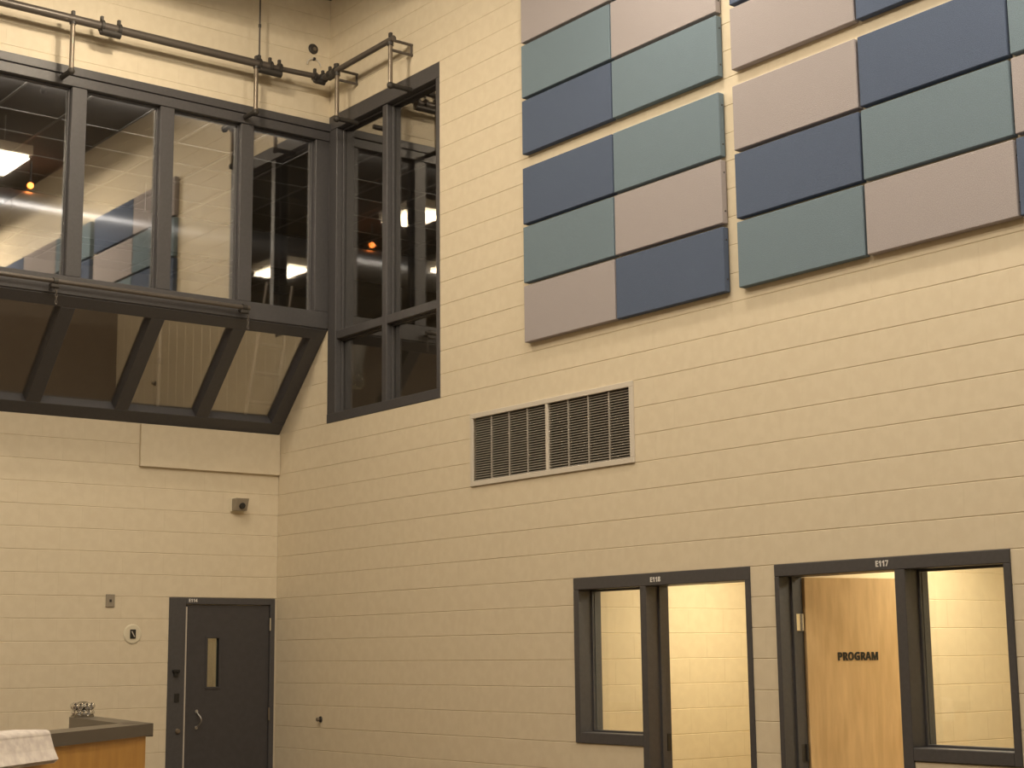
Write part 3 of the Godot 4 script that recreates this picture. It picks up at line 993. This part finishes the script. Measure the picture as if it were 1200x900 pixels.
func build_pipes() -> void:
	var t := thing("pipe_rail", "painted pipe rail on upright posts running above the booth windows and round the corner", "pipe rail")
	var px := FX + 0.23
	var y := 7.185
	var st := begin()
	tube(st, [Vector3(px, y, 4.0), Vector3(px, y, 0.80)], 0.038, 16)
	obj("pipe", st, M.pipe_paint, t)
	st = begin()
	tube(st, [Vector3(px, y, 0.82), Vector3(px, y + 0.02, 0.20)], 0.026, 14)
	obj("pipe", st, M.pipe_paint, t)
	st = begin()
	tube(st, [Vector3(px + 0.02, y + 0.005, 0.23), Vector3(2.40, y + 0.015, 0.23)], 0.028, 14)
	obj("pipe", st, M.pipe_paint, t)
	for z in [2.75, 0.945, 3.9]:
		post(t, Vector3(px, y, z), 6.70, Vector3(FX + 0.03, 0, z))
	post(t, Vector3(1.425, y, 0.23), 6.70, Vector3(1.425, 0, 0.0))
	post(t, Vector3(2.345, y + 0.01, 0.23), 6.76, Vector3(2.345, 0, 0.0))
	st = begin()
	clamp_rings(st, Vector3(px, y, 2.40), Vector3.BACK, 0.038, [-0.075, 0.085], 0.09)
	obj("coupling", st, M.dark_iron, t)
	st = begin()
	clamp_rings(st, Vector3(px, y, 0.80), Vector3.BACK, 0.038, [-0.10, 0.0, 0.12], 0.12)
	obj("coupling", st, M.dark_iron, t)
	st = begin()
	clamp_rings(st, Vector3(px, y + 0.01, 0.25), Vector3.BACK, 0.030, [-0.03, 0.06], 0.05)
	ball(st, Vector3(px + 0.02, y + 0.01, 0.22), 0.05, 12)
	obj("corner_fitting", st, M.dark_iron, t)
	st = begin()
	clamp_rings(st, Vector3(px + 0.20, y + 0.005, 0.23), Vector3.RIGHT, 0.028, [-0.05, 0.05], 0.06)
	obj("coupling", st, M.dark_iron, t)
	# forked wall brackets
	for b in [[1.425, 0.0], [2.36, 0.0]]:
		st = begin()
		for dy in [0.012, -0.085]:
			tube(st, [Vector3(b[0], y + dy, 0.23), Vector3(b[0], y + dy, -0.002)], 0.014, 8)
		tube(st, [Vector3(b[0], y + 0.02, 0.012), Vector3(b[0], y - 0.095, 0.012)], 0.010, 8)
		obj("wall_bracket", st, M.pipe_paint, t)
	# lower rail in front of the sill
	var r := thing("sill_rail", "thin pipe rail with short chains in front of the booth window sill", "pipe rail")
	var rx := FX + 0.10
	st = begin()
	tube(st, [Vector3(rx, 4.862, 3.9), Vector3(rx, 4.856, 0.90)], 0.021, 12)
	obj("pipe", st, M.pipe_paint, r)
	for z in [2.77, 0.955, 3.85]:
		st = begin()
		tube(st, [Vector3(rx, 4.858, z - 0.02), Vector3(rx, 4.858, z + 0.02)], 0.031, 12)
		tube(st, [Vector3(rx, 4.845, z), Vector3(FX - 0.002, 4.845, z)], 0.016, 8)
		cbox(st, Vector3(rx - 0.02, 4.80, z - 0.04), Vector3(rx + 0.02, 4.835, z + 0.04), 0.006)
		obj("clamp", st, M.dark_iron, r)
	for z in [2.755, 0.915]:
		st = begin()
		for i in 6:
			var o := Vector3(rx, 4.825 - 0.03 * i, z)
			var ring: Array = []
			for k in 10:
				var a := TAU * k / 10.0
				var hx := cos(a) * 0.009
				ring.append(o + Vector3(hx if i % 2 == 0 else 0.0, sin(a) * 0.019, hx if i % 2 == 1 else 0.0))
			tube(st, ring, 0.0042, 6, false, true)
		obj("chain", st, M.pipe_paint, r)
	# drop rod from the ceiling
	var c := thing("drop_rod", "thin vertical rod hanging from the ceiling to the pipe rail", "rod", Vector3(px, 7.22, 0.915))
	st = begin()
	tube(st, [Vector3(0, 0.0, 0), Vector3(0, 0.91, 0)], 0.009, 8)
	obj("rod", st, M.pipe_paint, c)
	st = begin()
	tube(st, [Vector3(0, -0.01, 0), Vector3(0, 0.05, 0)], 0.017, 8)
	tube(st, [Vector3(0, 0.33, 0), Vector3(0, 0.36, 0)], 0.014, 8)
	obj("sleeve", st, M.dark_iron, c)

func post(t: Node3D, top: Vector3, y0: float, back: Vector3) -> void:
	var st := begin()
	tube(st, [Vector3(top.x, y0, top.z), top], 0.021, 12)
	obj("post", st, M.post_metal, t)
	st = begin()
	var b := Vector3(back.x, y0 + 0.012, back.z)
	tube(st, [Vector3(top.x, y0 + 0.012, top.z), b], 0.024, 10)
	ball(st, Vector3(top.x, y0 + 0.008, top.z), 0.034, 10)
	obj("foot_arm", st, M.dark_iron, t)
	st = begin()
	tube(st, [top + Vector3(0, -0.05, 0), top + Vector3(0, -0.01, 0)], 0.029, 12)
	cbox(st, top + Vector3(-0.016, 0.03, -0.016), top + Vector3(0.016, 0.075, 0.016), 0.005)
	obj("saddle", st, M.dark_iron, t)

# ---------------------------------------------------------------- small fittings on the walls
func disc_on(st: SurfaceTool, at: Vector3, face: int, prof: Array, segs := 24) -> void:
	var b := Basis(Vector3.BACK, -PI / 2) if face == 0 else Basis(Vector3.RIGHT, PI / 2)
	lathe(st, prof, Transform3D(b, at), segs)

func build_wall_fittings() -> void:
	var st: SurfaceTool
	# camera on the lower left wall
	var a := thing("security_camera", "small square security camera on the wall above the steel door", "camera", Vector3(0, 3.075, 0.455))
	part("mount", Vector3(-0.002, -0.01, -0.075), Vector3(0.02, 0.125, 0.075), M.plate_cream, a, 0.004)
	st = begin()
	prism(st, PackedVector2Array([Vector2(0.01, 0.0), Vector2(0.085, 0.0), Vector2(0.125, 0.115), Vector2(0.01, 0.115)]), -0.065, 0.065)
	obj("housing", st, M.grey_plastic, a)
	st = begin()
	disc_on(st, Vector3(0.098, 0.045, -0.005), 0, [[0.0, 0.022], [0.026, 0.020], [0.034, 0.0], [0.034, -0.02]], 16)
	obj("lens", st, M.black_plastic, a)
	# switch plate
	var s := thing("switch_plate", "small upright grey plate on the wall left of the steel door", "wall plate", Vector3(0, 2.195, 1.735))
	part("plate", Vector3(-0.001, -0.058, -0.043), Vector3(0.012, 0.058, 0.043), M.grey_plastic, s, 0.005)
	part("key_switch", Vector3(0.012, -0.012, -0.010), Vector3(0.018, 0.012, 0.010), M.dark_iron, s, 0.002)
	# round plate
	var p := thing("round_plate", "round pale wall plate with a small black square in its middle", "wall plate", Vector3(0, 1.893, 1.506))
	st = begin()
	disc_on(st, Vector3.ZERO, 0, [[0.0, 0.010], [0.078, 0.010], [0.088, 0.006], [0.091, -0.001]], 36)
	obj("plate", st, M.plate_cream, p)
	part("black_insert", Vector3(0.009, -0.042, -0.028), Vector3(0.016, 0.042, 0.028), M.black_plastic, p, 0.003)
	var sl := part("lever", Vector3(0.015, -0.03, -0.004), Vector3(0.021, 0.03, 0.004), M.white_enamel, p, 0.001)
	sl.rotation.x = 0.5
	# small knob on the right wall
	var k := thing("wall_knob", "tiny brown knob on the block wall by the corner", "knob", Vector3(0.855, 1.096, 0))
	st = begin()
	disc_on(st, Vector3.ZERO, 2, [[0.0, 0.012], [0.026, 0.010], [0.030, -0.001]], 16)
	obj("rosette", st, M.dark_iron, k)
	st = begin()
	disc_on(st, Vector3(0, 0, 0.01), 2, [[0.0, 0.04], [0.016, 0.036], [0.02, 0.02], [0.009, 0.0]], 14)
	obj("knob_head", st, M.post_metal, k)
	# round outlet and loop near the top corner
	var o := thing("round_outlet", "dark round outlet box high on the wall above the booth", "outlet box", Vector3(FX, 7.575, 0.195))
	st = begin()
	disc_on(st, Vector3.ZERO, 0, [[0.0, 0.018], [0.042, 0.018], [0.050, 0.010], [0.054, -0.001]], 24)
	obj("cover", st, M.dark_iron, o)
	st = begin()
	disc_on(st, Vector3(0.018, -0.004, -0.008), 0, [[0.0, 0.012], [0.018, 0.010], [0.022, 0.0]], 14)
	obj("plug", st, M.post_metal, o)
	var lo := thing("cable_loop", "pale cable loop on the wall behind the pipe rail corner", "cable", Vector3(FX, 7.40, 0.19))
	st = begin()
	var ring: Array = []
	for i in 19:
		var an := PI * i / 18.0
		ring.append(Vector3(0.012, 0.07 * sin(an), 0.075 * cos(an)))
	tube(st, ring, 0.008, 8)
	obj("cable", st, M.white_enamel, lo)
	st = begin()
	disc_on(st, Vector3(0, 0.07, 0.0), 0, [[0.0, 0.028], [0.014, 0.024], [0.016, -0.001]], 12)
	obj("clip", st, M.black_plastic, lo)

# ---------------------------------------------------------------- counter, fitting and papers
func ledge(st: SurfaceTool, o: Vector3, along: Vector3, inward: Vector3, l0: float, l1: float, w0: float, w1: float, y0: float, y1: float) -> void:
	var v: Array = []
	for y in [y0, y1]:
		for p in [[l0, w0], [l1, w0], [l1, w1], [l0, w1]]:
			v.append(o + along * p[0] + inward * p[1] + Vector3.UP * y)
	quad(st, v[0], v[1], v[2], v[3], Vector3.DOWN)
	quad(st, v[4], v[5], v[6], v[7], Vector3.UP)
	quad(st, v[0], v[1], v[5], v[4], -inward)
	quad(st, v[3], v[2], v[6], v[7], inward)
	quad(st, v[0], v[3], v[7], v[4], -along)
	quad(st, v[1], v[2], v[6], v[5], along)

func build_counter() -> void:
	var o := Vector3(2.82, 0, 2.61)
	var a := Vector3(0.6533, 0, 0.7571)
	var ai := Vector3(-0.7571, 0, 0.6533)
	var b := Vector3(-0.985, 0, -0.1725)
	var bi := Vector3(-0.1725, 0, 0.985)
	var t := thing("reception_counter", "angled wooden counter with a thick dark laminate ledge before the left wall", "counter")
	var st := begin()
	ledge(st, o, a, ai, 0.0, 2.6, 0.0, 0.27, 1.115, 1.20)
	obj("ledge", st, M.laminate, t)
	st = begin()
	ledge(st, o, b, bi, 0.0, 1.80, 0.0, 0.21, 1.105, 1.20)
	obj("ledge", st, M.laminate, t)
	st = begin()
	ledge(st, o, a, ai, 0.05, 2.55, 0.035, 0.065, 0.0, 1.116)
	obj("front_panel", st, M.desk_wood, t)
	st = begin()
	ledge(st, o, b, bi, 0.03, 1.76, 0.05, 0.08, 0.0, 1.106)
	obj("front_panel", st, M.desk_wood, t)
	# chrome fitting on the far ledge
	var f := thing("chrome_fitting", "lumpy two-tiered polished chrome fitting on the far end of the counter", "chrome fitting", Vector3(1.10, 1.20, 2.43))
	st = begin()
	lathe(st, [[0.095, 0.0], [0.095, 0.012], [0.08, 0.02], [0.075, 0.06], [0.06, 0.065], [0.075, 0.09], [0.06, 0.112], [0.03, 0.124], [0.0, 0.127]], Transform3D(), 20)
	obj("body", st, M.dark_chrome, f)
	for tier in [[0.034, 0.066, 9], [0.088, 0.074, 9]]:
		st = begin()
		for i in tier[2]:
			var an: float = TAU * i / tier[2] + tier[0] * 7.0
			ball(st, Vector3(cos(an) * tier[1], tier[0], sin(an) * tier[1]), 0.030, 12)
		obj("lobe_ring", st, M.chrome, f)
	# papers lying over the ledge
	var p := thing("paper_stack", "thick sheaf of white papers draped over the counter ledge", "papers")
	var c := o + a * 1.66
	for i in 5:
		st = begin()
		var th := 0.006 * i
		var prof: Array = []
		prof.append([0.25 - 0.01 * i, 1.203 + th])
		prof.append([0.02, 1.203 + th])
		for k in 6:
			var an := PI / 2 * k / 5.0
			var rr := 0.012 + th
			prof.append([-0.004 - sin(an) * rr * 0.9, 1.191 + cos(an) * rr])
		prof.append([-0.04 - th, 1.11])
		prof.append([-0.062 - th * 1.4, 1.022 + 0.006 * i])
		for k in prof.size() - 1:
			var p0: Array = prof[k]
			var p1: Array = prof[k + 1]
			for side in [0.0, 0.004]:
				var e := Vector2(p1[0] - p0[0], p1[1] - p0[1]).normalized()
				var nv := (ai * -e.y * -1.0 + Vector3.UP * -e.x)
				if nv.dot(Vector3.UP - ai) < 0.0:
					nv = -nv
				var off: Vector3 = nv.normalized() * side
				var l0 := -0.02 + 0.004 * i
				var q0: Vector3 = c + a * l0 + ai * p0[0] + Vector3.UP * p0[1] + off
				var q1: Vector3 = c + a * l0 + ai * p1[0] + Vector3.UP * p1[1] + off
				quad(st, q0, q1, q1 + a * (0.75 - l0), q0 + a * (0.75 - l0), nv.normalized() * (1.0 if side > 0.0 else -1.0))
			# closing strip along the visible page edge
			var l1 := -0.02 + 0.004 * i
			var e2 := Vector2(p1[0] - p0[0], p1[1] - p0[1]).normalized()
			var n2 := (ai * e2.y - Vector3.UP * e2.x)
			if n2.dot(Vector3.UP - ai) < 0.0:
				n2 = -n2
			var s0: Vector3 = c + a * l1 + ai * p0[0] + Vector3.UP * p0[1]
			var s1: Vector3 = c + a * l1 + ai * p1[0] + Vector3.UP * p1[1]
			quad(st, s0, s1, s1 + n2.normalized() * 0.004, s0 + n2.normalized() * 0.004, -a)
		obj("sheet", st, M.paper, p)
